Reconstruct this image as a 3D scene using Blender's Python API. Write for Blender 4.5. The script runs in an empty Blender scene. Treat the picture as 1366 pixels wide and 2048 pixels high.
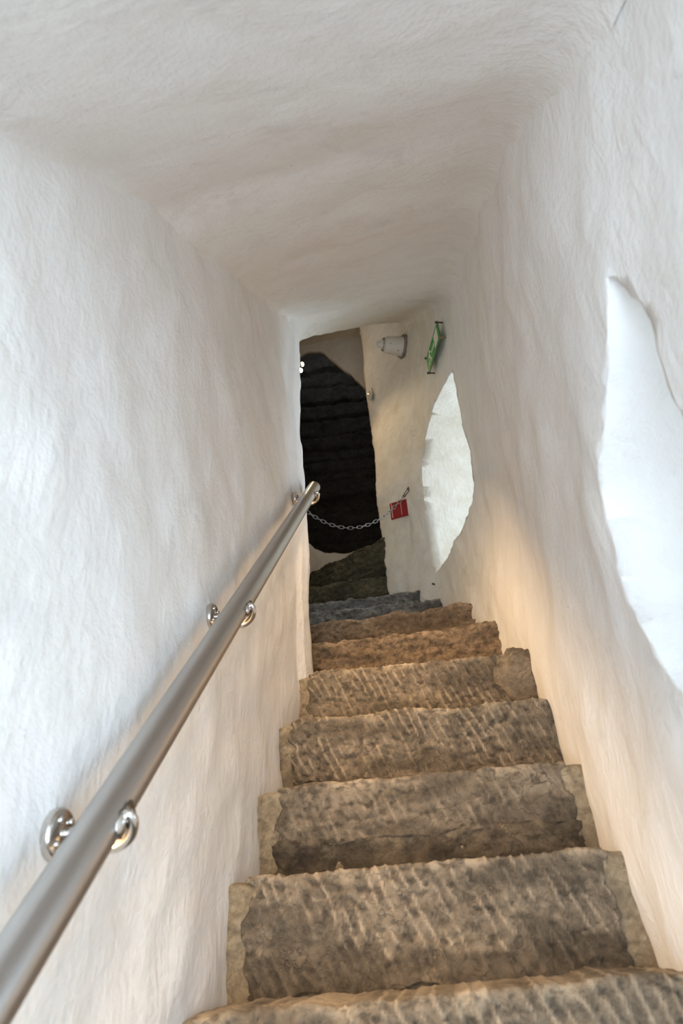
import bpy, bmesh, math, random
from mathutils import Vector, Matrix, noise
random.seed(7)
S = bpy.context.scene
C = S.collection

# ------------------------------------------------------------------ camera
cam_d = bpy.data.cameras.new('camera'); cam = bpy.data.objects.new('camera', cam_d); C.objects.link(cam)
cam_d.sensor_fit = 'VERTICAL'; cam_d.sensor_height = 36; cam_d.sensor_width = 24; cam_d.lens = 24.0
M = Matrix(((0.98456465, 0.13702704, 0.10888547), (0.16466856, -0.51444275, -0.84156576), (-0.05930192, 0.84650591, -0.52906619)))
cam.matrix_world = M.to_4x4()
cam_d.clip_start = 0.02
cam_d.dof.use_dof = True; cam_d.dof.focus_distance = 2.5; cam_d.dof.aperture_fstop = 4.5
S.camera = cam

# ------------------------------------------------------------------ light and exposure
S.view_settings.view_transform = 'Standard'; S.view_settings.look = 'None'
S.view_settings.gamma = 1; S.view_settings.use_curve_mapping = False
S.view_settings.exposure = 0.07
W = bpy.data.worlds.new('sky'); S.world = W; W.use_nodes = True
W.node_tree.nodes['Background'].inputs[0].default_value = (0.66, 0.83, 1.0, 1)
W.node_tree.nodes['Background'].inputs[1].default_value = 1.6
S.cycles.max_bounces = 14; S.cycles.diffuse_bounces = 10

def area(name, loc, aim, sx, sy, power, col, spread=180):
    l = bpy.data.lights.new(name, 'AREA'); l.shape = 'RECTANGLE'; l.size = sx; l.size_y = sy
    l.energy = power; l.color = col; l.spread = math.radians(spread)
    o = bpy.data.objects.new(name, l); C.objects.link(o); o.location = loc
    d = (Vector(aim) - Vector(loc)).normalized()
    o.rotation_euler = d.to_track_quat('-Z', 'Y').to_euler()
    return o
SKY = (0.66, 0.83, 1.0)
area('fill_behind_camera', (-.05, -1.15, -.45), (-.05, 1, .75), .75, 1.2, 37, (0.69, 0.84, 1.0))  # unseen fill added behind the camera, aimed up to brighten the ceiling
area('daylight_near_window', (1.12, .93, .45), (0, .93, .35), .5, .8, 2.0, SKY, 105)
area('daylight_far_window', (1.05, 3.33, 2.2), (-.35, 2.62, 1.95), .5, .75, 7.5, SKY, 120)

# ------------------------------------------------------------------ helpers
def fb(p, s, o=3, h=0.9):
    return noise.fractal(Vector(p) * s, h, 2.0, o)
def link(o, parent=None):
    C.objects.link(o)
    if parent: o.parent = parent
    return o
def mesh_obj(name, verts, faces, mat, parent=None, smooth=True):
    me = bpy.data.meshes.new(name); me.from_pydata([tuple(v) for v in verts], [], faces)
    me.validate(); me.update()
    if smooth: me.polygons.foreach_set('use_smooth', [True] * len(me.polygons))
    o = bpy.data.objects.new(name, me)
    if mat: me.materials.append(mat)
    return link(o, parent)
def bm_obj(name, bm, mat, parent=None, smooth=True):
    bmesh.ops.recalc_face_normals(bm, faces=bm.faces)
    me = bpy.data.meshes.new(name); bm.to_mesh(me); bm.free()
    if smooth: me.polygons.foreach_set('use_smooth', [True] * len(me.polygons))
    if mat: me.materials.append(mat)
    return link(bpy.data.objects.new(name, me), parent)
def tag(o, label, cat, group=None):
    o['label'] = label; o['category'] = cat
    if group: o['group'] = group
    return o
def struct(o): o['kind'] = 'structure'; return o
def empty(name, loc, label, cat, group=None, rot=None):
    o = bpy.data.objects.new(name, None); C.objects.link(o); o.location = loc; o.empty_display_size = .05
    if rot is not None: o.rotation_euler = rot
    return tag(o, label, cat, group)
def interp(pts, x):
    if x <= pts[0][0]:
        a, b = pts[0], pts[1]
    elif x >= pts[-1][0]:
        a, b = pts[-2], pts[-1]
    else:
        for a, b in zip(pts, pts[1:]):
            if a[0] <= x <= b[0]: break
    t = (x - a[0]) / (b[0] - a[0]); return a[1] + (b[1] - a[1]) * t
def sm(a, b, x):
    t = min(1, max(0, (x - a) / (b - a))); return t * t * (3 - 2 * t)
def tube(bm, pts, r, n=16, cap=True, closed=False):
    pts = [Vector(p) for p in pts]; rings = []; N = len(pts)
    up = None
    for i, p in enumerate(pts):
        if closed: t = (pts[(i + 1) % N] - pts[i - 1]).normalized()
        else: t = (pts[min(i + 1, N - 1)] - pts[max(i - 1, 0)]).normalized()
        if up is None:
            up = t.orthogonal().normalized()
        up = (up - up.dot(t) * t).normalized(); s = t.cross(up)
        rr = r[i] if isinstance(r, (list, tuple)) else r
        rings.append([bm.verts.new(p + rr * (math.cos(a) * up + math.sin(a) * s)) for a in [2 * math.pi * k / n for k in range(n)]])
    rng = range(N) if closed else range(N - 1)
    for i in rng:
        A, B = rings[i], rings[(i + 1) % N]
        for k in range(n):
            bm.faces.new((A[k], A[(k + 1) % n], B[(k + 1) % n], B[k]))
    if cap and not closed:
        bm.faces.new(list(reversed(rings[0]))); bm.faces.new(rings[-1])
def lathe(bm, prof, n=32, mat4=None):
    rings = []
    for (r, z) in prof:
        rings.append([bm.verts.new(Vector((r * math.cos(2 * math.pi * k / n), r * math.sin(2 * math.pi * k / n), z))) for k in range(n)] if r > 1e-6 else [bm.verts.new((0, 0, z))])
    for A, B in zip(rings, rings[1:]):
        for k in range(n):
            a = [A[k % len(A)], A[(k + 1) % len(A)]] if len(A) > 1 else [A[0]]
            b = [B[(k + 1) % len(B)], B[k % len(B)]] if len(B) > 1 else [B[0]]
            if len(a) + len(b) > 2: bm.faces.new(a + b)
    if mat4 is not None: bmesh.ops.transform(bm, matrix=mat4, verts=bm.verts)
def box(bm, cx, cy, cz, sx, sy, sz, m4=None, bev=0):
    r = bmesh.ops.create_cube(bm, size=1.0)
    vs = r['verts']
    for v in vs: v.co = Vector((cx + v.co.x * sx, cy + v.co.y * sy, cz + v.co.z * sz))
    if m4 is not None: bmesh.ops.transform(bm, matrix=m4, verts=vs)
    if bev:
        es = list({e for v in vs for e in v.link_edges})
        bmesh.ops.bevel(bm, geom=es, offset=bev, segments=2, affect='EDGES')
def poly_plate(bm, pts, z0, z1):
    a = [bm.verts.new((x, y, z0)) for x, y in pts]; b = [bm.verts.new((x, y, z1)) for x, y in pts]
    bm.faces.new(a); bm.faces.new(list(reversed(b)))
    for i in range(len(pts)):
        j = (i + 1) % len(pts); bm.faces.new((a[i], a[j], b[j], b[i]))

# ------------------------------------------------------------------ materials
def new_mat(name):
    m = bpy.data.materials.new(name); m.use_nodes = True
    nt = m.node_tree; return m, nt, nt.nodes['Principled BSDF']
def simple(name, col, rough=.5, metal=0, emit=None, es=0, trans=0, coat=0):
    m, nt, b = new_mat(name)
    b.inputs['Base Color'].default_value = (*col, 1); b.inputs['Roughness'].default_value = rough
    b.inputs['Metallic'].default_value = metal; b.inputs['Transmission Weight'].default_value = trans
    b.inputs['Coat Weight'].default_value = coat
    if emit: b.inputs['Emission Color'].default_value = (*emit, 1); b.inputs['Emission Strength'].default_value = es
    n = nt.nodes.new('ShaderNodeTexNoise'); n.inputs['Scale'].default_value = 60; n.inputs['Detail'].default_value = 4
    tc = nt.nodes.new('ShaderNodeTexCoord'); nt.links.new(tc.outputs['Object'], n.inputs['Vector'])
    mr = nt.nodes.new('ShaderNodeMapRange'); mr.inputs[3].default_value = max(0, rough - .06); mr.inputs[4].default_value = min(1, rough + .06)
    nt.links.new(n.outputs['Fac'], mr.inputs[0]); nt.links.new(mr.outputs[0], b.inputs['Roughness'])
    return m
class NT:
    def __init__(s, nt): s.nt = nt
    def n(s, t, **kw):
        x = s.nt.nodes.new(t)
        for k, v in kw.items():
            if k.startswith('i'):
                x.inputs[int(k[1:])].default_value = v
            else: setattr(x, k, v)
        return x
    def l(s, a, b): s.nt.links.new(a, b)
    def noise(s, vec, scale, detail=4, rough=.55, dist=0):
        x = s.n('ShaderNodeTexNoise'); x.inputs['Scale'].default_value = scale; x.inputs['Detail'].default_value = detail
        x.inputs['Roughness'].default_value = rough; x.inputs['Distortion'].default_value = dist; s.l(vec, x.inputs['Vector']); return x.outputs['Fac']
    def ramp(s, fac, a, b, va=0, vb=1):
        x = s.n('ShaderNodeMapRange'); x.inputs[1].default_value = a; x.inputs[2].default_value = b
        x.inputs[3].default_value = va; x.inputs[4].default_value = vb; s.l(fac, x.inputs[0]); return x.outputs[0]
    def math(s, op, a, b=None):
        x = s.n('ShaderNodeMath', operation=op)
        for i, v in enumerate((a, b)):
            if v is None: continue
            if isinstance(v, (int, float)): x.inputs[i].default_value = v
            else: s.l(v, x.inputs[i])
        return x.outputs[0]
    def mix(s, fac, a, b):
        x = s.n('ShaderNodeMix', data_type='RGBA')
        for sk, v in ((x.inputs[0], fac), (x.inputs[6], a), (x.inputs[7], b)):
            if isinstance(v, (int, float)): sk.default_value = v
            elif isinstance(v, tuple): sk.default_value = (*v, 1)
            else: s.l(v, sk)
        return x.outputs[2]

def plaster(name, base=(.87, .855, .835), stain=(.60, .51, .40), aged=0.0, rough=.62, by_depth=True):
    m, nt, b = new_mat(name); t = NT(nt)
    g = t.n('ShaderNodeNewGeometry').outputs['Position']
    big = t.noise(g, 1.7, 3, .6); mid = t.noise(g, 7, 5, .65, .6); fine = t.noise(g, 42, 5, .6); grit = t.noise(g, 150, 4, .7)
    # brush drag: stretched along the wall height
    mp = t.n('ShaderNodeMapping'); mp.inputs['Scale'].default_value = (34, 34, 9); t.l(g, mp.inputs['Vector'])
    brush = t.noise(mp.outputs[0], 1, 5, .65)
    sepx = t.n('ShaderNodeSeparateXYZ'); t.l(g, sepx.inputs[0])
    col = t.mix(t.ramp(mid, .42, .72), base, tuple(c * k for c, k in zip(base, (.965, .95, .925))))
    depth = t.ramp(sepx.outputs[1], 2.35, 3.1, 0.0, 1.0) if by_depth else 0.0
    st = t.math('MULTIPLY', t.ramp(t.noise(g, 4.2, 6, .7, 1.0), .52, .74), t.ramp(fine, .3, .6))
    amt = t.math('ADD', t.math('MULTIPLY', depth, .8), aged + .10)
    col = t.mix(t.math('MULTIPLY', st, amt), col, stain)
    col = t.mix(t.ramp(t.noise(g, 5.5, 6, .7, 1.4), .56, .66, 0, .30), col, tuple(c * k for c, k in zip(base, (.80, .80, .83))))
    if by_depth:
        col = t.mix(t.math('MULTIPLY', depth, .6), col, t.mix(t.ramp(mid, .38, .66), (.66, .58, .44), (.80, .76, .67)))  # far plaster yellowed: stains, plus warm light put into the colour
    # small dark knocks
    vo = t.n('ShaderNodeTexVoronoi'); vo.inputs['Scale'].default_value = 9; vo.inputs['Randomness'].default_value = 1; t.l(g, vo.inputs['Vector'])
    spot = t.math('MULTIPLY', t.ramp(t.math('ADD', vo.outputs['Distance'], t.math('MULTIPLY', fine, .08)), .075, .055), t.ramp(mid, .5, .58))
    col = t.mix(t.math('MULTIPLY', spot, .45), col, (.34, .31, .28))
    t.l(col, b.inputs['Base Color']); b.inputs['Roughness'].default_value = rough
    b.inputs['Specular IOR Level'].default_value = .35
    h = t.math('ADD', t.math('MULTIPLY', fine, .9), t.math('MULTIPLY', grit, .25))
    h = t.math('ADD', h, t.math('MULTIPLY', brush, .9)); h = t.math('ADD', h, t.math('MULTIPLY', mid, 2.2))
    h = t.math('SUBTRACT', h, t.math('MULTIPLY', spot, .6))
    bp = t.n('ShaderNodeBump'); bp.inputs['Strength'].default_value = .4; bp.inputs['Distance'].default_value = .008
    t.l(h, bp.inputs['Height']); t.l(bp.outputs[0], b.inputs['Normal'])
    return m
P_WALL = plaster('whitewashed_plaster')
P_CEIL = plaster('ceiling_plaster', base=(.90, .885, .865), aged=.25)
P_BACK = plaster('bare_stained_plaster', base=(.60, .53, .43), stain=(.42, .31, .18), aged=.8, by_depth=False)

def stone(name, dark, mid, light, dusty=.5, rough=.8, grime=0.0, bump=1.0):
    m, nt, b = new_mat(name); t = NT(nt)
    g = t.n('ShaderNodeNewGeometry').outputs['Position']
    n1 = t.noise(g, 9, 6, .7, .5); n2 = t.noise(g, 40, 8, .75, .8); n3 = t.noise(g, 150, 5, .75)
    mp = t.n('ShaderNodeMapping'); mp.inputs['Scale'].default_value = (5, 5, 16); t.l(g, mp.inputs['Vector'])
    lay = t.noise(mp.outputs[0], 1, 5, .65, 1.2)
    col = t.mix(t.ramp(n2, .40, .58), dark, mid)
    col = t.mix(t.ramp(n1, .46, .66, 0, .75), col, light)
    col = t.mix(t.ramp(lay, .5, .7, 0, .45), col, dark)
    at = t.n('ShaderNodeAttribute', attribute_name='ridge')
    rd = t.math('MULTIPLY', at.outputs['Fac'], t.ramp(n2, .3, .55, .35, 1))
    col = t.mix(t.math('MULTIPLY', rd, dusty), col, tuple(min(1, c * 1.5) for c in light))
    pit = t.n('ShaderNodeAttribute', attribute_name='pit')
    col = t.mix(t.math('MULTIPLY', pit.outputs['Fac'], .75), col, tuple(c * .45 for c in dark))
    col = t.mix(t.math('MULTIPLY', t.ramp(n3, .42, .32), .55), col, tuple(c * .55 for c in dark))
    col = t.mix(t.math('MULTIPLY', t.ramp(n3, .60, .70), .5), col, light)
    vo = t.n('ShaderNodeTexVoronoi', feature='DISTANCE_TO_EDGE'); vo.inputs['Scale'].default_value = 17
    wv = t.n('ShaderNodeVectorMath', operation='MULTIPLY_ADD'); nn = t.n('ShaderNodeTexNoise'); nn.inputs['Scale'].default_value = 12; nn.inputs['Detail'].default_value = 5; t.l(g, nn.inputs['Vector'])
    t.l(nn.outputs['Color'], wv.inputs[0]); wv.inputs[1].default_value = (.16, .16, .16); t.l(g, wv.inputs[2]); t.l(wv.outputs[0], vo.inputs['Vector'])
    crack = t.math('MULTIPLY', t.ramp(vo.outputs['Distance'], .02, .0), t.ramp(n1, .50, .60))
    col = t.mix(t.math('MULTIPLY', crack, .28), col, tuple(c * .4 for c in dark))
    t.l(col, b.inputs['Base Color']); b.inputs['Roughness'].default_value = rough
    b.inputs['Specular IOR Level'].default_value = .3
    h = t.math('ADD', t.math('MULTIPLY', n2, 1.3), t.math('MULTIPLY', n3, .35)); h = t.math('ADD', h, t.math('MULTIPLY', lay, .8)); h = t.math('SUBTRACT', h, t.math('MULTIPLY', crack, .5))
    bp = t.n('ShaderNodeBump'); bp.inputs['Strength'].default_value = bump; bp.inputs['Distance'].default_value = .008
    t.l(h, bp.inputs['Height']); t.l(bp.outputs[0], b.inputs['Normal'])
    return m
ST_BROWN = stone('brown_step_stone', (.125, .098, .070), (.285, .222, .155), (.45, .355, .25), .95)
ST_WARM = stone('ochre_step_stone', (.16, .115, .075), (.34, .24, .155), (.50, .37, .25), .5)
ST_GREY = stone('slate_grey_step_stone', (.09, .085, .078), (.22, .205, .185), (.40, .38, .35), .4)
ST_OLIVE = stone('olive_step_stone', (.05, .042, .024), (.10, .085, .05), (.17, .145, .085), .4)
ST_DARK = stone('unlit_tower_stone', (.018, .012, .007), (.042, .029, .018), (.066, .048, .032), .3)  # darkness of the unlit chamber put into the stone colour
MORTAR = stone('lime_mortar', (.29, .22, .14), (.45, .355, .23), (.58, .475, .33), .2, bump=.9)
RUBBLE = stone('packing_rubble', (.075, .058, .042), (.17, .135, .095), (.32, .25, .17), .3, bump=1)
def brushed(name):
    m, nt, b = new_mat(name); t = NT(nt)
    b.inputs['Metallic'].default_value = 1; b.inputs['Base Color'].default_value = (.52, .50, .48, 1)
    tc = t.n('ShaderNodeTexCoord'); mp = t.n('ShaderNodeMapping'); mp.inputs['Scale'].default_value = (300, 6, 300)
    t.l(tc.outputs['Object'], mp.inputs['Vector'])
    n = t.noise(mp.outputs[0], 1, 4); t.l(t.ramp(n, .3, .7, .28, .38), b.inputs['Roughness'])
    return m
STEEL = brushed('brushed_stainless_steel')
CHROME = simple('polished_steel', (.62, .58, .54), .16, 1)
ZINC = simple('galvanised_chain', (.30, .30, .30), .35, .9)
RUST = simple('dark_iron', (.09, .075, .065), .5, .7)
RED = simple('red_reflector_plastic', (.27, .004, .006), .18, 0, coat=.6)
RED_EDGE = simple('clear_plastic_edge', (.72, .55, .50), .25)
GREEN = simple('green_sign_print', (.015, .30, .06), .5)
WHITE_P = simple('pale_sign_symbol', (.80, .78, .66), .5)
def acrylic(name):
    m, nt, b = new_mat(name)
    b.inputs['Base Color'].default_value = (.55, .78, .50, 1); b.inputs['Roughness'].default_value = .08
    b.inputs['Transmission Weight'].default_value = .85; b.inputs['IOR'].default_value = 1.49
    return m
ACRYL = acrylic('green_edged_acrylic')
IVORY = simple('ivory_painted_metal', (.74, .70, .63), .42)
GREYP = simple('grey_mounting_plate', (.24, .21, .18), .6)
HOLE = simple('black_vent_hole', (.02, .018, .015), .8)
LED = simple('warm_led_diffuser', (.9, .8, .6), .4, emit=(1.0, .66, .32), es=6)
BULB = simple('lit_lamp_glass', (.9, .8, .6), .3, emit=(1.0, .68, .35), es=60)
BRASS = simple('aged_brass', (.42, .30, .16), .35, .9)

# ------------------------------------------------------------------ plan of the stair
PLAN_R = [(.34, -1.2), (.33, .3), (.33, 2.35), (.31, 2.7), (.22, 3.05), (.08, 3.5), (-.06, 3.75), (-.2, 3.95), (-.262, 4.06), (-.27, 4.9)]
PLAN_L = [(-.50, -1.2), (-.49, .6), (-.485, 1.6), (-.490, 2.15), (-.499, 2.325), (-.480, 2.345), (-.475, 2.455), (-.492, 2.49), (-.56, 2.53), (-1.0, 2.56), (-1.04, 4.9)]
CL = [(-1.2, .25), (0, .52), (.43, .952), (.605, 1.162), (.903, 1.47), (1.056, 1.55), (1.239, 1.69), (1.594, 2.0), (2.395, 2.694), (2.6, 2.755)]
CR = [(-1.2, .45), (0, .70), (.50, 1.116), (.65, 1.248), (.882, 1.50), (1.175, 1.783), (1.375, 1.943), (1.993, 2.435), (2.377, 2.73), (2.841, 3.141), (3.408, 3.643)]

def dense(pl, step, blur=1):
    # arc-length resample; corners are kept slightly rounded by a 3-tap blur
    out = []
    for a, b in zip(pl, pl[1:]):
        n = max(1, round(math.dist(a, b) / step))
        for k in range(n): out.append((a[0] + (b[0] - a[0]) * k / n, a[1] + (b[1] - a[1]) * k / n))
    out.append(pl[-1])
    for _ in range(blur):
        out = [out[0]] + [((p[0] + 2 * q[0] + r[0]) / 4, (p[1] + 2 * q[1] + r[1]) / 4) for p, q, r in zip(out, out[1:], out[2:])] + [out[-1]]
    return out
def wall_disp(p):
    far = sm(2.3, 2.9, p[1])
    d = .016 * fb(p, 2.6, 3) + .0045 * fb((p[0] + 5, p[1], p[2] * .6), 13, 3) + .0022 * (1 + 2.2 * far) * fb((p[0], p[1] + 3, p[2]), 45, 2)
    return d

def solid_wall(name, plan, side, z0, z1, step, mat, thick, extra=None):
    """a plumb wall along a plan line; `side` = +1 when the room lies to the left of the walking direction"""
    pl = dense(plan, step, 1 if side > 0 else 0); zs = [z0 + (z1 - z0) * i / round((z1 - z0) / step) for i in range(round((z1 - z0) / step) + 1)]
    V = []; n = len(pl); m = len(zs); nrm = []
    for i, p in enumerate(pl):
        a = pl[max(0, i - 1)]; b = pl[min(n - 1, i + 1)]
        t = Vector((b[0] - a[0], b[1] - a[1], 0)).normalized(); nrm.append(Vector((-t.y, t.x, 0)) * side)
    for i, p in enumerate(pl):
        for z in zs:
            q = Vector((p[0], p[1], z)); d = wall_disp(q) + (extra(q) if extra else 0)
            V.append(q + nrm[i] * d)
    F = []
    for i in range(n - 1):
        for j in range(m - 1):
            a = i * m + j; F.append((a, a + m, a + m + 1, a + 1))
    # back: a straight box behind
    return pl, nrm, zs, V, F
def boolean_cut(o, cutter):
    md = o.modifiers.new('cut', 'BOOLEAN'); md.object = cutter; md.operation = 'DIFFERENCE'; md.solver = 'EXACT'
    dg = bpy.context.evaluated_depsgraph_get(); dg.update()
    me = bpy.data.meshes.new_from_object(o.evaluated_get(dg))
    o.modifiers.clear(); old = o.data; o.data = me
    bpy.data.meshes.remove(old); cm = cutter.data; bpy.data.objects.remove(cutter); bpy.data.meshes.remove(cm)
def close_back(V, F, n, m, backpts, z0, z1):
    """join the front grid to a back polyline with the same number of columns"""
    base = len(V)
    for (x, y) in backpts: V.append(Vector((x, y, z0))); V.append(Vector((x, y, z1)))
    for i in range(n - 1):
        a = base + 2 * i; F.append((a + 1, a + 3, a + 2, a))
        F.append((i * m, a, a + 2, (i + 1) * m)); F.append(((i + 1) * m + m - 1, a + 3, a + 1, i * m + m - 1))
    F.append([base + 1, base] + [j for j in range(m)])
    L = (n - 1) * m; e = base + 2 * (n - 1)
    F.append([e, e + 1] + [L + j for j in range(m - 1, -1, -1)])

# right wall, a thick mass pierced by two daylight embrasures
def flare(q):
    # the plaster swells out over the lowest courses
    fl = .885 * (q.y - 1.29) - .085
    return .028 * (1 - sm(.05, .42, q.z - fl)) * sm(1.0, 1.8, q.y) * (1 - sm(2.7, 3.0, q.y))
def build_right():
    z0, z1, step = -2.0, 4.9, .03
    pl, nrm, zs, V, F = solid_wall('wall_right', PLAN_R, 1, z0, z1, step, P_WALL, .8, flare)
    n, m = len(pl), len(zs)
    back = [(1.15, -1.2 + 6.1 * i / (n - 1)) for i in range(n)]
    close_back(V, F, n, m, back, z0, z1)
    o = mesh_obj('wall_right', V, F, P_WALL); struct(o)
    bm = bmesh.new(); bm.from_mesh(o.data); bmesh.ops.recalc_face_normals(bm, faces=bm.faces); bm.to_mesh(o.data); bm.free()
    return o
def cutter(loop, N, outer_c, outer_s, inn=.12, length=.95):
    """loop: points on the wall face; N: direction to the outside; the tunnel narrows to a slit"""
    loop = [Vector(p) for p in loop]; N = Vector(N).normalized()
    # densify
    L = []
    for a, b in zip(loop, loop[1:] + loop[:1]):
        k = max(1, round((b - a).length / .03))
        for i in range(k): L.append(a.lerp(b, i / k))
    cen = sum(L, Vector()) / len(L); oc = Vector(outer_c)
    V = []; F = []; rings = []
    ss = [-.12, 0] + [length * i / 26 for i in range(1, 27)]
    for s in ss:
        w = max(0, s) / length
        ring = []
        for p in L:
            q = p + N * s
            if s > 0:
                tgt = oc + Vector(((p - cen).x * outer_s[0], (p - cen).y * outer_s[0], (p - cen).z * outer_s[1])) + N * (length - (oc - cen).dot(N))
                q = (p + N * s).lerp(tgt, w ** 1.15)
                r = (q - (cen + N * s)).normalized()
                q += r * (.012 * fb(q, 7, 4) + .007 * fb(q, 28, 3)) * min(1, s / .12)
            else:
                r = (p - cen).normalized(); q += r * (.008 * fb(p, 16, 3))
            ring.append(len(V)); V.append(q)
        rings.append(ring)
    k = len(L)
    for A, B in zip(rings, rings[1:]):
        for i in range(k): F.append((A[i], A[(i + 1) % k], B[(i + 1) % k], B[i]))
    F.append(list(reversed(rings[0]))); F.append(rings[-1])
    o = mesh_obj('tmp_cutter', V, F, None)
    bm = bmesh.new(); bm.from_mesh(o.data); bmesh.ops.triangulate(bm, faces=[f for f in bm.faces if len(f.verts) > 4]); bmesh.ops.recalc_face_normals(bm, faces=bm.faces); bm.to_mesh(o.data); bm.free()
    return o
right = build_right()
W1 = [(.742, .815), (.70, .71), (.687, .66), (.70, .60), (.69, .45), (.67, .2), (.70, .02), (.80, -.02), (.93, .10), (.99, .255), (1.035, .30), (1.076, .365), (1.117, .442), (1.123, .52), (1.10, .60), (1.069, .642), (.912, .716), (.80, .765)]
boolean_cut(right, cutter([(.33, y, z) for y, z in W1], (1, 0, 0), (1.2, .93, .42), (.75, .8)))
W2 = [(.29, 2.778, 2.531), (.24, 2.98, 2.60), (.182, 3.173, 2.63), (.115, 3.387, 2.575), (.073, 3.513, 2.508), (.052, 3.55, 2.235), (.047, 3.559, 1.96), (.05, 3.552, 1.80), (.055, 3.544, 1.735), (.092, 3.462, 1.738), (.134, 3.326, 1.709), (.201, 3.11, 1.718), (.272, 2.848, 1.755), (.287, 2.79, 1.802), (.293, 2.766, 2.008), (.284, 2.80, 2.147), (.287, 2.788, 2.336)]
boolean_cut(right, cutter(W2, (1, .28, 0), (1.1, 3.35, 2.2), (.75, .8), length=1.0))

# left wall with the crisp corner where the stair turns
def left_bulge(q):
    fl = .885 * (q.y - 1.29) - .085
    return .03 * (1 - sm(.0, .5, q.z - fl)) * sm(1.35, 1.9, q.y) * (1 - sm(2.1, 2.35, q.y))
def build_left():
    z0, z1, step = -2.0, 4.9, .03
    pl, nrm, zs, V, F = solid_wall('wall_left', PLAN_L, -1, z0, z1, step, P_WALL, .4, None)
    n, m = len(pl), len(zs)
    back = [(-1.35, -1.2 + 6.1 * i / (n - 1)) for i in range(n)]
    close_back(V, F, n, m, back, z0, z1)
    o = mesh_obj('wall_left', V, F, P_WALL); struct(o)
    bm = bmesh.new(); bm.from_mesh(o.data); bmesh.ops.recalc_face_normals(bm, faces=bm.faces); bm.to_mesh(o.data); bm.free()
build_left()

# ceiling: a sloping slab between the two top lines, with soft coved edges
def build_ceiling():
    nu, nv = 44, 150
    V = []; F = []
    def fillet(u):
        wdt = .82; a = u * wdt; bdist = (1 - u) * wdt; d = 0
        for x, r in ((a, .035), (bdist, .085)):
            if x < r: d += r - math.sqrt(max(0, r * r - (r - x) ** 2))
        return d
    for j in range(nv + 1):
        t = j / nv
        yl = -1.2 + t * 3.8; yr = -1.2 + t * 4.608
        # keep cross sections square to the walls until the turn
        if t < .86: yr = yl = -1.2 + t / .86 * 3.45
        else:
            s = (t - .86) / .14; yl = 2.25 + s * .35; yr = 2.25 + s * 1.158
        zl = interp(CL, yl); zr = interp(CR, yr)
        xl = -.50 if yl < 2.3 else -.50 - .06 * (yl - 2.3)
        xr = interp([(b, a) for a, b in PLAN_R], yr) + .012
        for i in range(nu + 1):
            u = i / nu; uu = u - .035 * math.sin(2 * math.pi * u)
            p = Vector((xl + (xr - xl) * uu, yl + (yr - yl) * uu, zl + (zr - zl) * uu))
            bow = .03 * math.sin(math.pi * uu)
            p.z += bow - fillet(uu) * 1.2
            p.z += .016 * fb(p, 2.2, 3) + .004 * fb(p, 11, 3)
            V.append(p)
    m = nu + 1
    for j in range(nv):
        for i in range(nu): a = j * m + i; F.append((a, a + m, a + m + 1, a + 1))
    # rounded lip, then the top of the slab
    base = len(V); last = [V[nv * m + i] for i in range(m)]
    for k, (dy, dz) in enumerate(((.02, .008), (.035, .03), (.04, .08), (.04, .45))):
        for i in range(m):
            w = 1 + .25 * fb(last[i], 12, 2)
            V.append(last[i] + Vector((-.6 * dy * w, .8 * dy * w, dz)))
    rows = [nv * m] + [base + k * m for k in range(4)]
    for A, B in zip(rows, rows[1:]):
        for i in range(nu): F.append((A + i, B + i, B + i + 1, A + i + 1))
    top = len(V); L4 = rows[-1]
    f0 = [V[i] + Vector((0, 0, .5)) for i in range(m)]
    for p in f0: V.append(p)
    for i in range(nu):
        F.append((L4 + i, top + i, top + i + 1, L4 + i + 1)); F.append((top + i, i, i + 1, top + i + 1))
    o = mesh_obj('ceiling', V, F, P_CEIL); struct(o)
build_ceiling()
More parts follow.
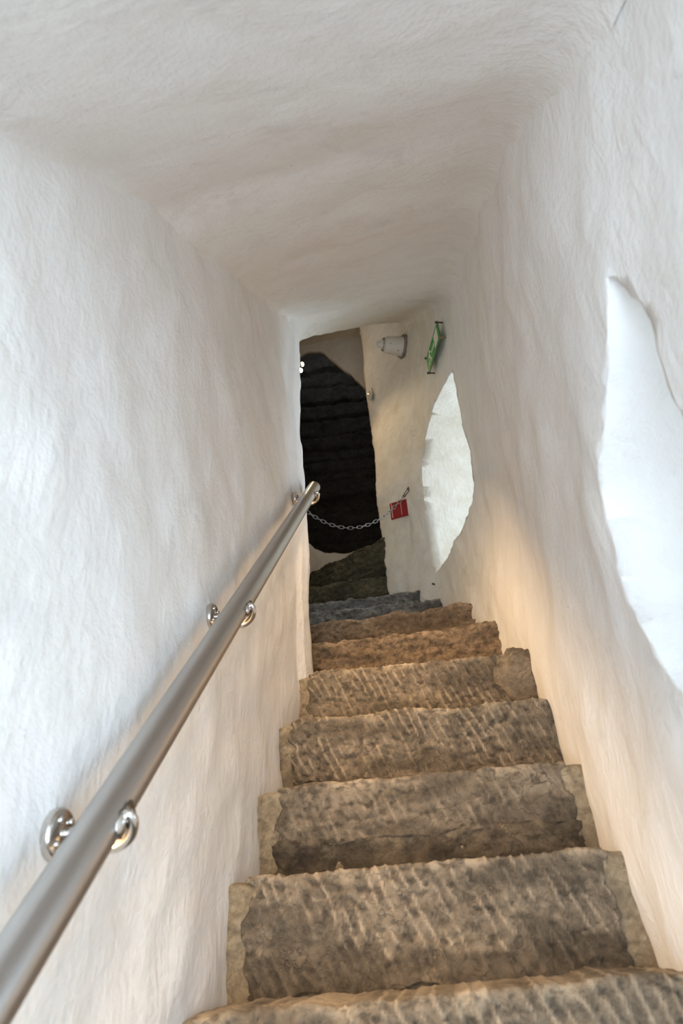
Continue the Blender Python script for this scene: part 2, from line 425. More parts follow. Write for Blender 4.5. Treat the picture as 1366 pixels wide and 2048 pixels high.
# higher roof over the turn, end wall with the dark opening, chamber behind
bm = bmesh.new(); box(bm, -.1, 3.6, 5.0, 2.7, 2.2, .25); struct(bm_obj('ceiling_upper', bm, P_BACK, smooth=False))
HY = 4.66
HOLE_XZ = [(-.95, 4.15), (-.832, 4.18), (-.72, 4.215), (-.616, 4.205), (-.575, 4.15), (-.536, 4.08), (-.46, 3.98), (-.381, 3.885), (-.31, 3.77), (-.256, 3.66), (-.225, 3.40), (-.225, 3.0), (-.235, 2.7), (-.25, 2.45), (-.24, 2.33), (-.33, 2.27), (-.491, 2.235), (-.631, 2.245), (-.734, 2.298), (-.82, 2.412), (-.90, 2.53), (-.93, 2.8), (-.95, 3.4)]
def build_back():
    k = HY / 4.1; x0, x1, z0, z1, st = -1.3, .3, .9, 5.0, .03
    nx = round((x1 - x0) / st); nz = round((z1 - z0) / st); V = []; F = []
    for i in range(nx + 1):
        for j in range(nz + 1):
            x = x0 + (x1 - x0) * i / nx; z = z0 + (z1 - z0) * j / nz
            V.append(Vector((x, HY + .03 * fb((x, 1, z), 3, 4) + .01 * fb((x, 7, z), 16, 3), z)))
    m = nz + 1
    for i in range(nx):
        for j in range(nz): a = i * m + j; F.append((a, a + 1, a + m + 1, a + m))
    close_back(V, F, nx + 1, m, [(x0 + (x1 - x0) * i / nx, HY + .05) for i in range(nx + 1)], z0, z1)
    o = mesh_obj('wall_back', V, F, P_BACK); struct(o)
    bm = bmesh.new(); bm.from_mesh(o.data); bmesh.ops.recalc_face_normals(bm, faces=bm.faces); bm.to_mesh(o.data); bm.free()
    L = []
    pts = [Vector((x * k, 0, z * k)) for x, z in HOLE_XZ]
    for a, b in zip(pts, pts[1:] + pts[:1]):
        n = max(1, round((b - a).length / .04))
        for i in range(n): L.append(a.lerp(b, i / n))
    V = []; F = []
    for y in (HY - .3, HY + .6):
        for p in L: V.append((p.x + .012 * fb(p, 9, 3), y, p.z + .012 * fb(p + Vector((4, 0, 0)), 9, 3)))
    n = len(L)
    for i in range(n): F.append((i, (i + 1) % n, n + (i + 1) % n, n + i))
    F.append(list(range(n - 1, -1, -1))); F.append(list(range(n, 2 * n)))
    c = mesh_obj('tmp_cutter', V, F, None)
    bm = bmesh.new(); bm.from_mesh(c.data); bmesh.ops.triangulate(bm, faces=[f for f in bm.faces if len(f.verts) > 4]); bmesh.ops.recalc_face_normals(bm, faces=bm.faces); bm.to_mesh(c.data); bm.free()
    boolean_cut(o, c)
build_back()
def build_chamber():
    # coursed unlit masonry behind the opening
    V = []; F = []; nx, nz = 90, 230; x0, x1, z0, z1 = -1.4, .4, 2.0, 5.6
    rows = []; z = z0
    rr = random.Random(3)
    while z < z1: h = rr.uniform(.09, .2); rows.append((z, z + h, rr.uniform(0, 1), rr.uniform(-.03, .03))); z += h
    for i in range(nx + 1):
        for j in range(nz + 1):
            x = x0 + (x1 - x0) * i / nx; z = z0 + (z1 - z0) * j / nz
            zz = z + .05 * x + .02 * fb((x, 0, z), 3, 2); d = 0
            for a, b, ph, off in rows:
                if a <= zz < b:
                    e = min(zz - a, b - zz); d = off + .03 * (1 - sm(0, .02, e))
                    w = (x + ph) % .37; e2 = min(w, .37 - w); d += .025 * (1 - sm(0, .015, e2))
            V.append((x, 5.55 + d + .03 * fb((x, 3, z), 6, 3) - .25 * max(0, z - 4.2), z))
    m = nz + 1
    for i in range(nx):
        for j in range(nz): a = i * m + j; F.append((a, a + 1, a + m + 1, a + m))
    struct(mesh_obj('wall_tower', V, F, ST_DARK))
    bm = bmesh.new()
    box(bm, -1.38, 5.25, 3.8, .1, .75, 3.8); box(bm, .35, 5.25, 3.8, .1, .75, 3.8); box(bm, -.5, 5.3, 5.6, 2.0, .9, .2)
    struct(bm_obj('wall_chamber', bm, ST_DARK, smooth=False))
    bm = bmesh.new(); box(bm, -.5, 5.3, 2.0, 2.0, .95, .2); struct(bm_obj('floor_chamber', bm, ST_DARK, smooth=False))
build_chamber()
# unseen ramp added under the steps to block light from below
bm = bmesh.new()
pr = [(-1.2, -1.75), (.3, -1.45), (1.2, -.62), (2.3, .25), (3.3, 1.0), (4.9, 1.9)]
vs = [[bm.verts.new((x, y, z)) for (y, z) in pr] + [bm.verts.new((x, 4.9, -2.2)), bm.verts.new((x, -1.2, -2.2))] for x in (-1.2, 1.0)]
bm.faces.new(vs[0]); bm.faces.new(list(reversed(vs[1])))
for i in range(len(vs[0])):
    j = (i + 1) % len(vs[0]); bm.faces.new((vs[0][i], vs[0][j], vs[1][j], vs[1][i]))
struct(bm_obj('floor', bm, RUBBLE, smooth=False))

# ------------------------------------------------------------------ stone steps
def slab_mesh(pa, pb, h, dep, seed, groove=1.0, tilt=.5, pitch=.026, amp=.003, rough=.006, ea=0, eb=0, res=.0045, edge=.010, wear=.0, terrace=0):
    """pa,pb: nosing ends; a dressed slab: riser face, rounded worn nosing, tread. returns verts, faces, ridge, pit"""
    pa, pb = Vector(pa), Vector(pb); ax = (pb - pa); W_ = ax.length; ax = ax.normalized()
    back = Vector((-ax.y, ax.x, 0)).normalized()
    prof = []
    nz = max(6, int(h / res))
    for i in range(nz): prof.append((0, -h + (h - edge) * i / nz, 1))
    for i in range(6): a = math.pi / 2 * i / 5; prof.append((edge - edge * math.cos(a), -edge + edge * math.sin(a), 1 - i / 5 * .6))
    nd = max(6, int(dep / .014))
    for i in range(1, nd + 1): prof.append((edge + (dep - edge) * i / nd, 0, .4))
    nx = int(W_ / res); V = []; F = []; R = []; Pt = []
    so = Vector((seed * 3.7, seed * 1.3, seed * 2.1))
    for i in range(nx + 1):
        x = W_ * i / nx
        ends = min(x - ea * (1 + .6 * fb((0, seed, 1), 3)), W_ - eb - x)
        for (d, z, fw) in prof:
            u = x + tilt * z
            q = Vector((x, d, z)) + so
            wob = .35 * fb(q, 9, 2) + .15 * fb(q, 30, 2)
            g = math.sin(2 * math.pi * (u / pitch + wob * .8))
            brk = sm(-.35, .12, fb(Vector((u * 1.6, z * 1.0, seed)), 13, 3))
            reg = sm(-.55, -.1, fb(Vector((x, z * 1.5, seed + 9)), 4, 2) + .25 * groove)
            gr = groove * brk * reg * (max(0, g) ** 2.6)
            pits = max(0, fb(Vector((u * 1.0, z * 1.5, seed + 4)), 42, 3) - .10) * 2.4
            pits = min(1, pits)
            dis = amp * 1.35 * gr - .0045 * pits * groove + rough * fb(q, 7, 3) + rough * .45 * fb(q, 28, 3)
            if d > edge: dis *= .6; 
            wv = .007 * fb(Vector((x, 0, seed)), 5, 3) + .004 * fb(Vector((x, 0, seed + 3)), 19, 2)   # ragged arris
            zz = z + (wv - wear * math.sin(math.pi * i / nx) if z > -.06 else wv * max(0, 1 - (-.06 - z) / .04) * 1.0)
            if z < -h + .03: zz += .016 * fb(Vector((x, 2, seed)), 10, 3) * (1 - (z + h) / .03)
            n = -back * fw + Vector((0, 0, 1)) * (1 - fw)
            if terrace: q2 = fb(Vector((x, z * 3.0, seed + 2)), 7, 4) * 2.2; dis += terrace * (math.floor(q2) + sm(.35, .65, q2 - math.floor(q2)))
            e_ = 1 - sm(0, .035, min(x, W_ - x))
            dis -= .011 * e_ ** 2 if d <= edge else 0
            stn = sm(.1, .5, fb(Vector((x * .8, z * 1.6, seed + 21)), 5, 4) + .55 * sm(.45, 1.0, -z / h)) * (1 if d <= edge else 0)
            pits = max(pits, .75 * stn)
            gr = max(gr * (1 - .5 * stn), .8 * sm(-.035, -.004, z) * sm(-.15, .25, fb(Vector((x, 0, seed + 6)), 8, 3)))
            rag = (.024 * fb(Vector((z, 1 if x < W_ / 2 else 5, seed)), 14, 3)) * (1 - sm(0, .05, min(x, W_ - x)))
            p = pa + ax * (x + rag) + back * d + Vector((0, 0, zz)) + n * dis
            V.append(p); R.append(min(1, gr)); Pt.append(pits * .8 * (1 if d <= edge else .4))
    m = len(prof)
    for i in range(nx):
        for j in range(m - 1): a = i * m + j; F.append((a, a + m, a + m + 1, a + 1))
    # ends, underside and back as simple closing faces
    A = list(range(m)); B = [nx * m + j for j in range(m)]
    b0 = len(V); V.append(pa + back * dep + Vector((0, 0, -h))); V.append(pb + back * dep + Vector((0, 0, -h))); R += [0, 0]; Pt += [0, 0]
    F.append(A + [b0]); F.append([b0 + 1] + B[::-1])
    F.append([b0] + [i * m + m - 1 for i in range(nx + 1)] + [b0 + 1]); F.append([b0 + 1] + [i * m for i in range(nx, -1, -1)] + [b0])
    return V, F, R, Pt
def slab(name, mat, parent, **kw):
    V, F, R, Pt = slab_mesh(**kw)
    o = mesh_obj(name, V, F, mat, parent)
    for nm, data in (('ridge', R), ('pit', Pt)):
        a = o.data.attributes.new(nm, 'FLOAT', 'POINT'); a.data.foreach_set('value', data)
    bm = bmesh.new(); bm.from_mesh(o.data); bmesh.ops.recalc_face_normals(bm, faces=bm.faces); bm.to_mesh(o.data); bm.free()
    return o
def lump(bm, c, r, seed, squash=(1, 1, 1)):
    g = bmesh.ops.create_icosphere(bm, subdivisions=4, radius=1)
    for v in g['verts']:
        d = v.co.normalized(); k = 1 + .28 * fb(d + Vector((seed, 0, 0)), 1.4, 3) + .06 * fb(d + Vector((seed, 0, 0)), 6, 2)
        v.co = Vector(c) + Vector((d.x * r[0], d.y * r[1], d.z * r[2])) * k
STEP = [  # left nosing, right nosing, visible height of dressed slab, full rise, material, groove, label
    dict(a=(-.505, 1.07, -.29), b=(.365, 1.07, -.28), h=.20, rise=.21, m=ST_BROWN, g=1.0, lab='lowest broad tooled brown stone step cut by the bottom of the picture'),
    dict(a=(-.505, 1.287, -.090), b=(.365, 1.304, -.072), h=.20, rise=.21, m=ST_BROWN, g=1.0, lab='tooled brown stone step at the very bottom edge, only its worn upper edge showing'),
    dict(a=(-.505, 1.523, .118), b=(.365, 1.523, .120), h=.205, rise=.21, m=ST_BROWN, g=1.0, lab='largest fully visible stone step, slanting chisel grooves, damp dark lower right corner'),
    dict(a=(-.505, 1.763, .331), b=(.365, 1.758, .328), h=.135, rise=.215, m=ST_BROWN, g=.45, lab='smooth greyish stone step with rough dark rubble course along its foot'),
    dict(a=(-.505, 2.025, .566), b=(.365, 2.004, .546), h=.185, rise=.235, m=ST_BROWN, g=1.0, lab='brown stone step with strongest diagonal grooves and cracked right end at wall'),
    dict(a=(-.505, 2.292, .800), b=(.365, 2.272, .780), h=.20, rise=.235, m=ST_BROWN, g=.85, lab='grooved brown stone step ending in a rounded dark lump at right'),
    dict(a=(-.62, 2.76, 1.085), b=(.365, 2.745, 1.085), h=.20, rise=.29, m=ST_WARM, g=.15, lab='ochre brown flaky stone step directly above the step with rounded end lump'),
    dict(a=(-.68, 3.13, 1.335), b=(.32, 3.085, 1.335), h=.22, rise=.26, m=ST_WARM, g=.1, lab='orange brown stone step directly below the blue grey step'),
    dict(a=(-.80, 3.487, 1.560), b=(.10, 3.534, 1.575), h=.24, rise=.25, m=ST_GREY, g=.1, lab='blue grey slate step lit by daylight near the foot of the doorway corner'),
    dict(a=(-.85, 3.72, 1.722), b=(-.035, 3.726, 1.722), h=.15, rise=.16, m=ST_GREY, g=.0, lab='thin dark slate ledge step just above the blue grey step'),
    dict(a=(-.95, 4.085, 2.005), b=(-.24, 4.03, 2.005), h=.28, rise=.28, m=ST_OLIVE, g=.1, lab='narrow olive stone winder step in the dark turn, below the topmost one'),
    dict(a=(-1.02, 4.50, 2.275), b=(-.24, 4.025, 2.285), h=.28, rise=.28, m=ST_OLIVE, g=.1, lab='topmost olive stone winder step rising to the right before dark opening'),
]
for k, s in enumerate(STEP):
    if k == 0: continue      # lies wholly below the frame
    A, B = Vector(s['a']), Vector(s['b']); dep = .50 if k < 5 else .62
    if k >= 8: dep = .5
    root = empty('stone_step', ((A.x + B.x) / 2, (A.y + B.y) / 2, min(A.z, B.z) - s['rise']), s['lab'], 'stone step', 'stone steps of the stair')
    root_inv = -root.location
    kw = dict(pa=A - root.location, pb=B - root.location, h=s['h'], dep=dep, seed=k + 1, groove=s['g'])
    near = k < 6
    if near:
        # dressed slab stops short of both walls; mortar fills the ends
        la = [.0, .04, .055, .065, .045, .05][k]; lb = [.0, .05, .10, .10, .07, .09][k]
        ax = (B - A).normalized()
        kw['pa'] = A + ax * la - root.location; kw['pb'] = B - ax * lb - root.location
        kw['tilt'] = .42; kw['pitch'] = (.027, .027, .024, .030, .026, .026)[k]; kw['res'] = .0042
        kw['amp'] = .0046
    else:
        kw['res'] = .006; kw['rough'] = .014; kw['terrace'] = .010; kw['pitch'] = .03; kw['tilt'] = .3; kw['edge'] = .014
    slab('slab', s['m'], root, **kw)
    if near and k > 0:
        o = slab('mortar_bed', MORTAR, root, pa=A - root.location + Vector((0, .013, -.009)), pb=B - root.location + Vector((0, .013, -.009)), h=s['rise'] + .02, dep=dep - .03, seed=k + 30, groove=0, rough=.009, res=.007, edge=.012)
        o['label'] = 'pale mortar at slab ends and foot'
    if s['rise'] - s['h'] > .04:
        dz = Vector((0, -.002, -s['h'] + .012))
        o = slab('packing_course', RUBBLE, root, pa=A + Vector((.045, 0, 0)) + dz - root.location, pb=B - Vector((.09, 0, 0)) + dz - root.location, h=s['rise'] - s['h'] + .005, dep=.2, seed=k + 60, groove=0, rough=.016, res=.006, edge=.016)
        o['label'] = 'rough dark rubble course under the slab'
    if k == 5:
        bm = bmesh.new(); lump(bm, Vector((.268, 2.272, .705)) - root.location, (.085, .04, .088), 3.3)
        o = bm_obj('end_stone', bm, ST_BROWN, root); o['label'] = 'rounded dark stone lump'

# ------------------------------------------------------------------ handrail
P0 = Vector((-.3546, -.0700, -.6400)); P1 = Vector((-.425, 2.4158, 1.6624)); PA = Vector((-.425, .6876, -.0099))
D = (P1 - PA).normalized(); P0 = PA - D * .62
rail = empty('handrail', P0, 'round brushed steel handrail with warm underside light along the left wall', 'handrail')
RO = P0
SIDE = D.cross(Vector((0, 0, 1))).normalized(); UP = SIDE.cross(D).normalized()   # SIDE = towards the right wall
bm = bmesh.new(); L = (P1 - P0).length; R_ = .0262
tube(bm, [D * (L * i / 30) for i in range(31)], R_, 40)
bm_obj('rail_tube', bm, STEEL, rail)
bm = bmesh.new(); prof = [(R_ + .0004, 0), (R_ + .0004, .004), (R_ * .92, .010), (R_ * .6, .014), (0, .0155)]
q = D.to_track_quat('Z', 'Y').to_matrix().to_4x4(); q.translation = P1 - RO
lathe(bm, prof, 40, q); bm_obj('end_cap', bm, STEEL, rail)
# LED profile let into the underside
bm = bmesh.new()
c0 = UP * -(R_ - .001)
for s0, s1 in ((.1, L - .06),):
    a = [c0 + D * s0 + SIDE * w + UP * z for w, z in ((-.006, 0), (.006, 0), (.006, -.0025), (-.006, -.0025))]
    b = [c0 + D * s1 + SIDE * w + UP * z for w, z in ((-.006, 0), (.006, 0), (.006, -.0025), (-.006, -.0025))]
    va = [bm.verts.new(p) for p in a]; vb = [bm.verts.new(p) for p in b]
    bm.faces.new(va); bm.faces.new(vb[::-1])
    for i in range(4): bm.faces.new((va[i], va[(i + 1) % 4], vb[(i + 1) % 4], vb[i]))
o = bm_obj('light_strip', bm, LED, rail, smooth=False); o['label'] = 'warm light strip'
# its light: line sources just below the diffuser, shining down into the stair
for k in range(4):
    s = L * (.30 + .2 * k) 
    lo = RO + D * s - UP * (R_ + .006)
    l = bpy.data.lights.new('handrail_led', 'AREA'); l.shape = 'RECTANGLE'; l.size = L * .19; l.size_y = .012; l.energy = (1.6, 1.25, 1.9, 2.4)[k]; l.color = (1.0, .67, .35); l.spread = math.radians(115)
    lobj = bpy.data.objects.new('handrail_led', l); C.objects.link(lobj)
    zax = (UP * .84 - SIDE * .54).normalized(); xax = D; yax = zax.cross(xax).normalized()
    mm = Matrix((xax, yax, zax)).transposed().to_4x4(); mm.translation = lo; lobj.matrix_world = mm
def bracket(s):
    c = D * s
    wallx = -.484 - (RO + c).x      # wall surface relative to the rail axis
    pc = c + Vector((wallx + .004, 0, -.010))
    bm = bmesh.new()
    m4 = Matrix.Rotation(math.pi / 2, 4, 'Y'); m4.translation = pc
    lathe(bm, [(0, -.01), (.030, -.01), (.030, .003), (.027, .006), (.0, .006)], 28, m4)
    pl = bm_obj('wall_plate', bm, CHROME, rail)
    bm = bmesh.new()
    for ang in (.9, 2.3, 3.9, 5.4):
        m5 = Matrix.Rotation(math.pi / 2, 4, 'Y'); m5.translation = pc + Vector((.006, .019 * math.cos(ang), .019 * math.sin(ang)))
        lathe(bm, [(.0055, 0), (.005, .003), (0, .0035)], 12, m5) if False else None
        g = bmesh.ops.create_uvsphere(bm, u_segments=10, v_segments=6, radius=.0045)
        bmesh.ops.translate(bm, verts=g['verts'], vec=pc + Vector((.007, .019 * math.cos(ang), .019 * math.sin(ang))))
    bm_obj('screw', bm, CHROME, pl)
    # arm: out from the wall, down under the rail and round up on its free side
    bm = bmesh.new(); pts = [pc + Vector((.004, 0, 0))]
    r = R_ + .011
    for i in range(19):
        a = math.radians(196 + 10 * i * .96)
        pts.append(c + (SIDE * math.cos(a) + UP * math.sin(a)) * r * (1 if i > 0 else 1.1))
    a = math.radians(20); pts.append(c + SIDE * (R_ - .002) + UP * .006)
    tube(bm, pts, .0068, 14)
    bm_obj('bracket_arm', bm, CHROME, rail)
    bm = bmesh.new()   # saddle pressed to the underside of the tube
    m6 = Matrix((SIDE, D, UP)).transposed().to_4x4(); m6.translation = c + SIDE * (R_ + .002)
    box(bm, 0, 0, 0, .006, .05, .022, m6, .002); bm_obj('saddle', bm, CHROME, rail)
base_s = (PA - P0).length; LL = (P1 - PA).length
for f_ in (.088, .385, .93): bracket(base_s + LL * f_)

# ------------------------------------------------------------------ chain across the turn
PX = [(-.685, 0), (-.42, 0), (-.023, 0)]
Minv = M.transposed()
def ray_at_x(u, v, X, Y): # point on the sight line (u, v) at depth Y
    d = M @ Vector(((u - 683) / 1365, (1024 - v) / 1365, -1)); return d * (Y / d.y)
A1 = Vector((-.690, 3.45, 2.199)); A2 = Vector((-.42, 3.54, 2.15)); A3 = Vector((-.035, 3.672, 2.40))
A1 = ray_at_x(608, 1018, 0, 3.45); A2 = ray_at_x(702, 1056, 0, 3.54); A3 = ray_at_x(808, 992, 0, 3.655)
def para(x):
    x1, x2, x3 = A1.x, A2.x, A3.x
    return (A1.z * (x - x2) * (x - x3) / ((x1 - x2) * (x1 - x3)) + A2.z * (x - x1) * (x - x3) / ((x2 - x1) * (x2 - x3)) + A3.z * (x - x1) * (x - x2) / ((x3 - x1) * (x3 - x2)))
xs = [(-.97 + (A3.x + .97) * i / 600) for i in range(601)]
path = [Vector((x, A1.y + (A3.y - A1.y) * (x - A1.x) / (A3.x - A1.x), para(x))) for x in xs]
chain = empty('barrier_chain', A2, 'galvanised steel chain sagging across the stair turn from handrail end', 'chain')
def link_mesh():
    bm = bmesh.new(); hl, hw, r = .0165, .0085, .0024; pts = []
    for i in range(9): a = -math.pi / 2 + math.pi * i / 8; pts.append((hl - hw + hw * math.cos(a), hw * math.sin(a), 0))
    for i in range(9): a = math.pi / 2 + math.pi * i / 8; pts.append((-(hl - hw) + hw * math.cos(a), hw * math.sin(a), 0))
    tube(bm, pts, r, 8, closed=True)
    me = bpy.data.meshes.new('chain_link'); bmesh.ops.recalc_face_normals(bm, faces=bm.faces); bm.to_mesh(me); bm.free()
    me.polygons.foreach_set('use_smooth', [True] * len(me.polygons)); me.materials.append(ZINC); return me
LM = link_mesh(); pitch = .0283; acc = 0; nxt = 0; kk = 0
for a, b in zip(path, path[1:]):
    seg = (b - a).length
    while acc + seg >= nxt:
        p = a.lerp(b, (nxt - acc) / seg); t = (b - a).normalized(); s_ = t.cross(Vector((0, -1, 0))).normalized(); u_ = t.cross(s_).normalized()
        ang = (math.radians(25) if kk % 2 else math.radians(115)) + random.uniform(-.2, .2)
        y_ = s_ * math.cos(ang) + u_ * math.sin(ang); z_ = t.cross(y_)
        mm = Matrix((t, y_, z_)).transposed().to_4x4(); mm.translation = p - A2
        o = bpy.data.objects.new('chain_link', LM); link(o, chain); o.matrix_basis = mm
        kk += 1; nxt += pitch
    acc += seg
chain_end = path[-1]
# snap shackle between chain and hook (dark), then the hook in the wall
HK = ray_at_x(818, 977, 0, 3.685)
bm = bmesh.new(); d_ = (HK - chain_end); t = d_.normalized(); sd = t.cross(Vector((0, 0, 1))).normalized(); ln = d_.length; pts = []
for i in range(20):
    a = 2 * math.pi * i / 20; pts.append(chain_end - A2 + t * (ln * (.5 - .58 * math.cos(a))) + (sd * .5 + t.cross(sd) * .86) * (.007 * math.sin(a)))
tube(bm, pts, .0030, 8, closed=True)
o = bm_obj('shackle', bm, RUST, chain); o['label'] = 'dark iron shackle'
hook = empty('wall_hook', HK, 'small dark S-shaped iron hook in the right wall holding the chain', 'hook')
bm = bmesh.new(); pts = []
for i in range(15): a = math.radians(-30 - 210 * i / 14); pts.append(Vector((.010 * math.cos(a), 0, .010 * math.sin(a))))
e = pts[-1]
for i in range(1, 13): a = math.radians(180 - 190 * i / 12); pts.append(Vector((.022 + .012 * math.cos(a) * 1.0, .004 * i / 4, .016 + .012 * math.sin(a))))
pts.append(Vector((.05, .03, .012)))
tube(bm, pts, .0028, 8); bm_obj('hook_wire', bm, RUST, hook)
bm = bmesh.new(); m4 = Matrix.Rotation(math.radians(90), 4, 'Y') @ Matrix.Rotation(.4, 4, 'X'); m4.translation = Vector((.045, .028, .012)); lathe(bm, [(0, -.003), (.010, -.003), (.009, .002), (0, .003)], 16, m4); bm_obj('wall_washer', bm, RUST, hook)

# red reflector hanging against the wall behind the chain
rc = ray_at_x(798, 1019, 0, 3.74)
refl = empty('red_reflector', rc, 'square red plastic reflector on the right wall behind the chain end', 'reflector', rot=(0, 0, math.radians(-16)))
bm = bmesh.new(); box(bm, 0, 0, 0, .118, .012, .122, bev=.003)
bm_obj('reflector_face', bm, RED, refl, smooth=False)
bm = bmesh.new()
box(bm, .018, -.0075, 0, .0022, .004, .100); o = bm_obj('moulded_rib', bm, RED_EDGE, refl, smooth=False); o['label'] = 'pale moulded rib'; bm = bmesh.new(); box(bm, -.045, -.0075, 0, .0035, .004, .106)
o = bm_obj('moulded_rib', bm, RED_EDGE, refl, smooth=False); o['label'] = 'pale moulded rib'
bm = bmesh.new(); box(bm, .062, .002, 0, .006, .014, .122); o = bm_obj('side_edge', bm, RED_EDGE, refl, smooth=False); o['label'] = 'pale translucent side edge'
bm = bmesh.new(); tube(bm, [(0.0, .006, .04), (0.015, .045, .04)], .004, 8); bm_obj('fixing_pin', bm, RUST, refl)

# ------------------------------------------------------------------ emergency exit sign on stand-offs
sA = Vector((.274, 2.775, 2.905)); sD = Vector((.202, 3.035, 2.905))
xr = (sD - sA); xr.z = 0; wS = xr.length; xr.normalize()      # along the wall, away from camera
zr = Vector((0, 0, 1)); nr = xr.cross(zr).normalized()
if nr.x > 0: nr = -nr
sgn = empty('exit_sign', (sA + sD) / 2 - Vector((0, 0, .068)) + nr * .02, 'green emergency exit sign with running figure on right wall above far window', 'sign')
sm4 = Matrix((-xr if (-xr).cross(zr).dot(nr) > 0 else xr, zr, nr)).transposed()
sgn.rotation_euler = sm4.to_euler()
hw, hh = wS / 2 + .012, .066
bm = bmesh.new(); box(bm, 0, 0, -.002, hw * 2, hh * 2, .005, bev=.001); bm_obj('acrylic_panel', bm, ACRYL, sgn, smooth=False)
bm = bmesh.new(); box(bm, 0, 0, .0012, hw * 2 - .012, hh * 2 - .012, .0012); bm_obj('printed_field', bm, GREEN, sgn, smooth=False)
# which local +x is nearer to the camera?
nx_ = 1 if (sgn.rotation_euler.to_matrix() @ Vector((1, 0, 0))).y < 0 else -1
bm = bmesh.new(); z0, z1 = .0019, .0026
poly_plate(bm, [(nx_ * .045, -.045), (nx_ * .118, -.045), (nx_ * .118, .045), (nx_ * .045, .045)], z0, z1)
o = bm_obj('door_symbol', bm, WHITE_P, sgn, smooth=False)
bm = bmesh.new()
poly_plate(bm, [(nx_ * x, y) for x, y in [(-.035, .006), (.020, .006), (.020, .018), (.036, .000), (.020, -.018), (.020, -.006), (-.035, -.006)]], z0, z1)
bm_obj('arrow_symbol', bm, WHITE_P, sgn, smooth=False)
bm = bmesh.new()
hd = [(nx_ * (-.066 + .0095 * math.cos(a)), .040 + .0095 * math.sin(a)) for a in [2 * math.pi * i / 14 for i in range(14)]]
poly_plate(bm, hd, z0, z1)
for pg in ([(-.082, .030), (-.064, .028), (-.060, -.004), (-.078, -.008)], [(-.066, .028), (-.045, .016), (-.040, .022), (-.058, .034)], [(-.080, .030), (-.100, .014), (-.096, .008), (-.078, .018)],
           [(-.066, -.004), (-.045, -.018), (-.048, -.045), (-.056, -.045), (-.056, -.022), (-.072, -.010)], [(-.078, -.006), (-.070, -.014), (-.092, -.030), (-.108, -.028), (-.108, -.022), (-.094, -.022)]):
    poly_plate(bm, [(nx_ * x, y) for x, y in pg], z0, z1)
bm_obj('running_figure', bm, WHITE_P, sgn, smooth=False)
for sx_ in (-1, 1):
    for sy_ in (-1, 1):
        bm = bmesh.new(); tube(bm, [(sx_ * (hw - .007), sy_ * (hh - .007), -.034), (sx_ * (hw - .007), sy_ * (hh - .007), .010)], .0042, 12)
        g = bmesh.ops.create_cone(bm, segments=16, radius1=.0072, radius2=.006, depth=.006, cap_ends=True); bmesh.ops.translate(bm, verts=g['verts'], vec=(sx_ * (hw - .007), sy_ * (hh - .007), .008))
        bm_obj('standoff_screw', bm, RUST if sy_ > 0 or sx_ != nx_ else BRASS, sgn)

# ------------------------------------------------------------------ ivory alarm sounder on the right wall
wp = Vector((.066, 3.516, 3.50)); wn = Vector((-.93, -.36, 0)).normalized()
sir = empty('alarm_sounder', wp, 'ivory cone-nosed alarm sounder on grey round plate, high on right wall', 'alarm')
q = wn.to_track_quat('Z', 'Y'); sir.rotation_euler = q.to_euler()
bm = bmesh.new(); lathe(bm, [(0, -.01), (.086, -.01), (.088, .008), (.080, .016), (0, .016)], 40); bm_obj('back_plate', bm, GREYP, sir)
bm = bmesh.new(); lathe(bm, [(.070, .012), (.066, .03), (.061, .08), (.058, .125), (.050, .140), (.034, .158), (.024, .170), (.021, .186), (.014, .194), (0, .196)], 40); hs = bm_obj('housing', bm, IVORY, sir)
bm = bmesh.new()
for i in range(18):
    a = 2 * math.pi * i / 18; c_ = Vector((math.cos(a), math.sin(a), 0))
    tube(bm, [c_ * .0475 + Vector((0, 0, .1445)), c_ * .0365 + Vector((0, 0, .1567))], .0022, 6)
bm_obj('vent_slots', bm, HOLE, hs)
for (a, z, r) in ((.9, .045, .0045), (2.2, .06, .0035), (4.2, .10, .003), (5.0, .05, .004), (3.4, .055, .003), (-.6, .11, .003)):
    bm = bmesh.new(); rr_ = .0640 - .05 * (z - .03)
    g = bmesh.ops.create_uvsphere(bm, u_segments=10, v_segments=6, radius=r); bmesh.ops.translate(bm, verts=g['verts'], vec=(rr_ * math.cos(a), rr_ * math.sin(a), z)); bm_obj('screw', bm, HOLE, hs)
for a in (math.pi / 2, -math.pi / 2, 0, math.pi):
    bm = bmesh.new(); box(bm, math.cos(a) * .084, math.sin(a) * .084, .010, .026, .026, .014, bev=.003); bm_obj('fixing_lug', bm, GREYP, sir)

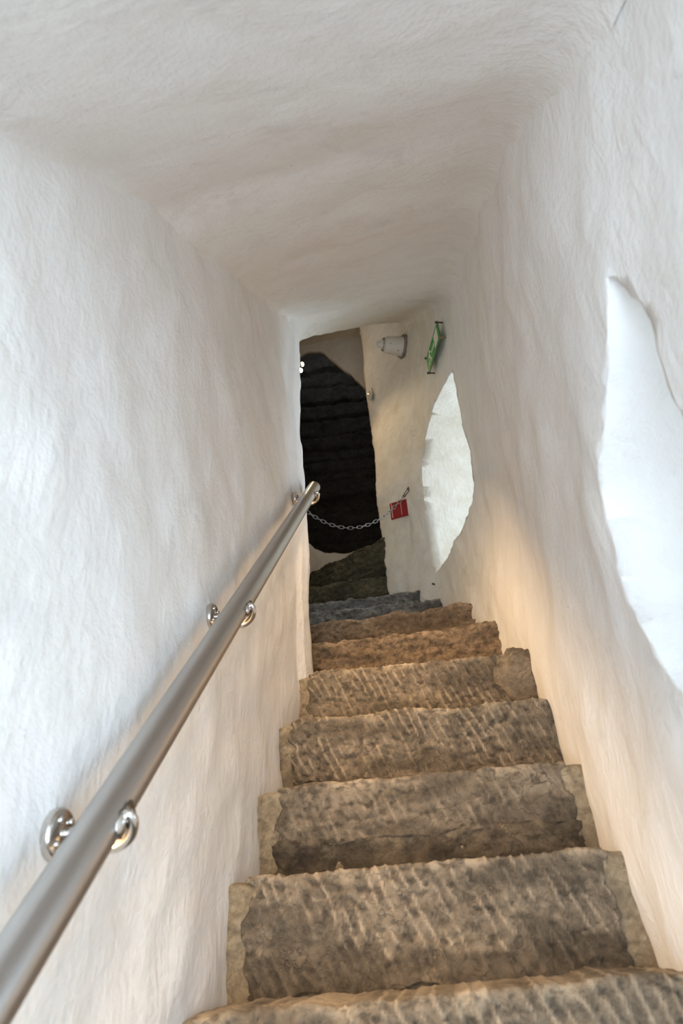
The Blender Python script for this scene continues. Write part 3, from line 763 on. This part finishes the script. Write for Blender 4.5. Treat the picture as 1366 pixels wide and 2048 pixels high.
# ------------------------------------------------------------------ lamps in the turn
for i, (u, v, y, nm) in enumerate(((603, 729, 4.0, 'upper one'), (600, 741, 3.9, 'lower one beside corner'))):
    p = ray_at_x(u, v, 0, y)
    lp = empty('spot_lamp', p, 'glowing warm spot lamp at top left of dark opening, ' + nm, 'lamp', 'spot lamps in the stair turn')
    bm = bmesh.new(); g = bmesh.ops.create_uvsphere(bm, u_segments=20, v_segments=12, radius=.020)
    for vv in g['verts']: vv.co.z *= .8
    bm_obj('glass', bm, BULB, lp)
    bm = bmesh.new(); m4 = Matrix.Rotation(-math.pi / 2, 4, 'Y'); lathe(bm, [(0.019, -.004), (.024, .01), (.022, .05), (.012, .06), (0, .061)], 24, m4); bm_obj('lamp_holder', bm, BRASS, lp)
    bm = bmesh.new(); tube(bm, [(-.055, 0, 0), (-1.02 - p.x, 0, .02)], .007, 8); bm_obj('lamp_arm', bm, BRASS, lp)
l = bpy.data.lights.new('spot_lamp_light', 'SPOT'); l.energy = 22; l.color = (1, .72, .40); l.shadow_soft_size = .03; l.spot_size = math.radians(75); l.spot_blend = .8
lo = bpy.data.objects.new('spot_lamp_light', l); C.objects.link(lo); lo.location = (-.78, 3.86, 3.78)
lo.rotation_euler = (Vector((-.05, 3.62, 1.9)) - lo.location).to_track_quat('-Z', 'Y').to_euler()
l = bpy.data.lights.new('spot_lamp_spill', 'POINT'); l.energy = .9; l.color = (1, .72, .40); l.shadow_soft_size = .03
lo = bpy.data.objects.new('spot_lamp_spill', l); C.objects.link(lo); lo.location = (-.78, 3.86, 3.78)

# small pale fitting at the edge of the opening, with a tiny lit indicator
p = ray_at_x(740, 792, 0, 3.96)
fit = empty('wall_fitting', p, 'small pale oval fitting with tiny orange light at right edge of dark opening', 'fitting')
bm = bmesh.new(); g = bmesh.ops.create_uvsphere(bm, u_segments=24, v_segments=16, radius=1)
for vv in g['verts']: vv.co = Vector((vv.co.x * .020, vv.co.y * .022, vv.co.z * .046))
bm_obj('cover', bm, P_BACK, fit)
bm = bmesh.new(); g = bmesh.ops.create_uvsphere(bm, u_segments=10, v_segments=8, radius=.0035); bmesh.ops.translate(bm, verts=g['verts'], vec=(-.012, -.021, .006)); o = bm_obj('indicator_light', bm, simple('orange_indicator', (.8, .3, .1), .3, emit=(1, .4, .15), es=8), fit)
bm = bmesh.new(); tube(bm, [(.020, -.014, .062), (.024, -.016, .03), (.026, -.016, 0), (.024, -.016, -.03), (.014, -.016, -.052)], .0022, 8); bm_obj('cable', bm, RUST, fit)
# rusty nail stub in the wall under the far window
p = ray_at_x(866, 1168, 0, 3.56)
nl = empty('wall_nail', p, 'rusty nail stub in right wall just below the far window', 'nail')
bm = bmesh.new(); tube(bm, [(.03, .02, 0), (-.004, -.004, 0)], [.004, .006], 8); bm_obj('nail_shank', bm, RUST, nl)
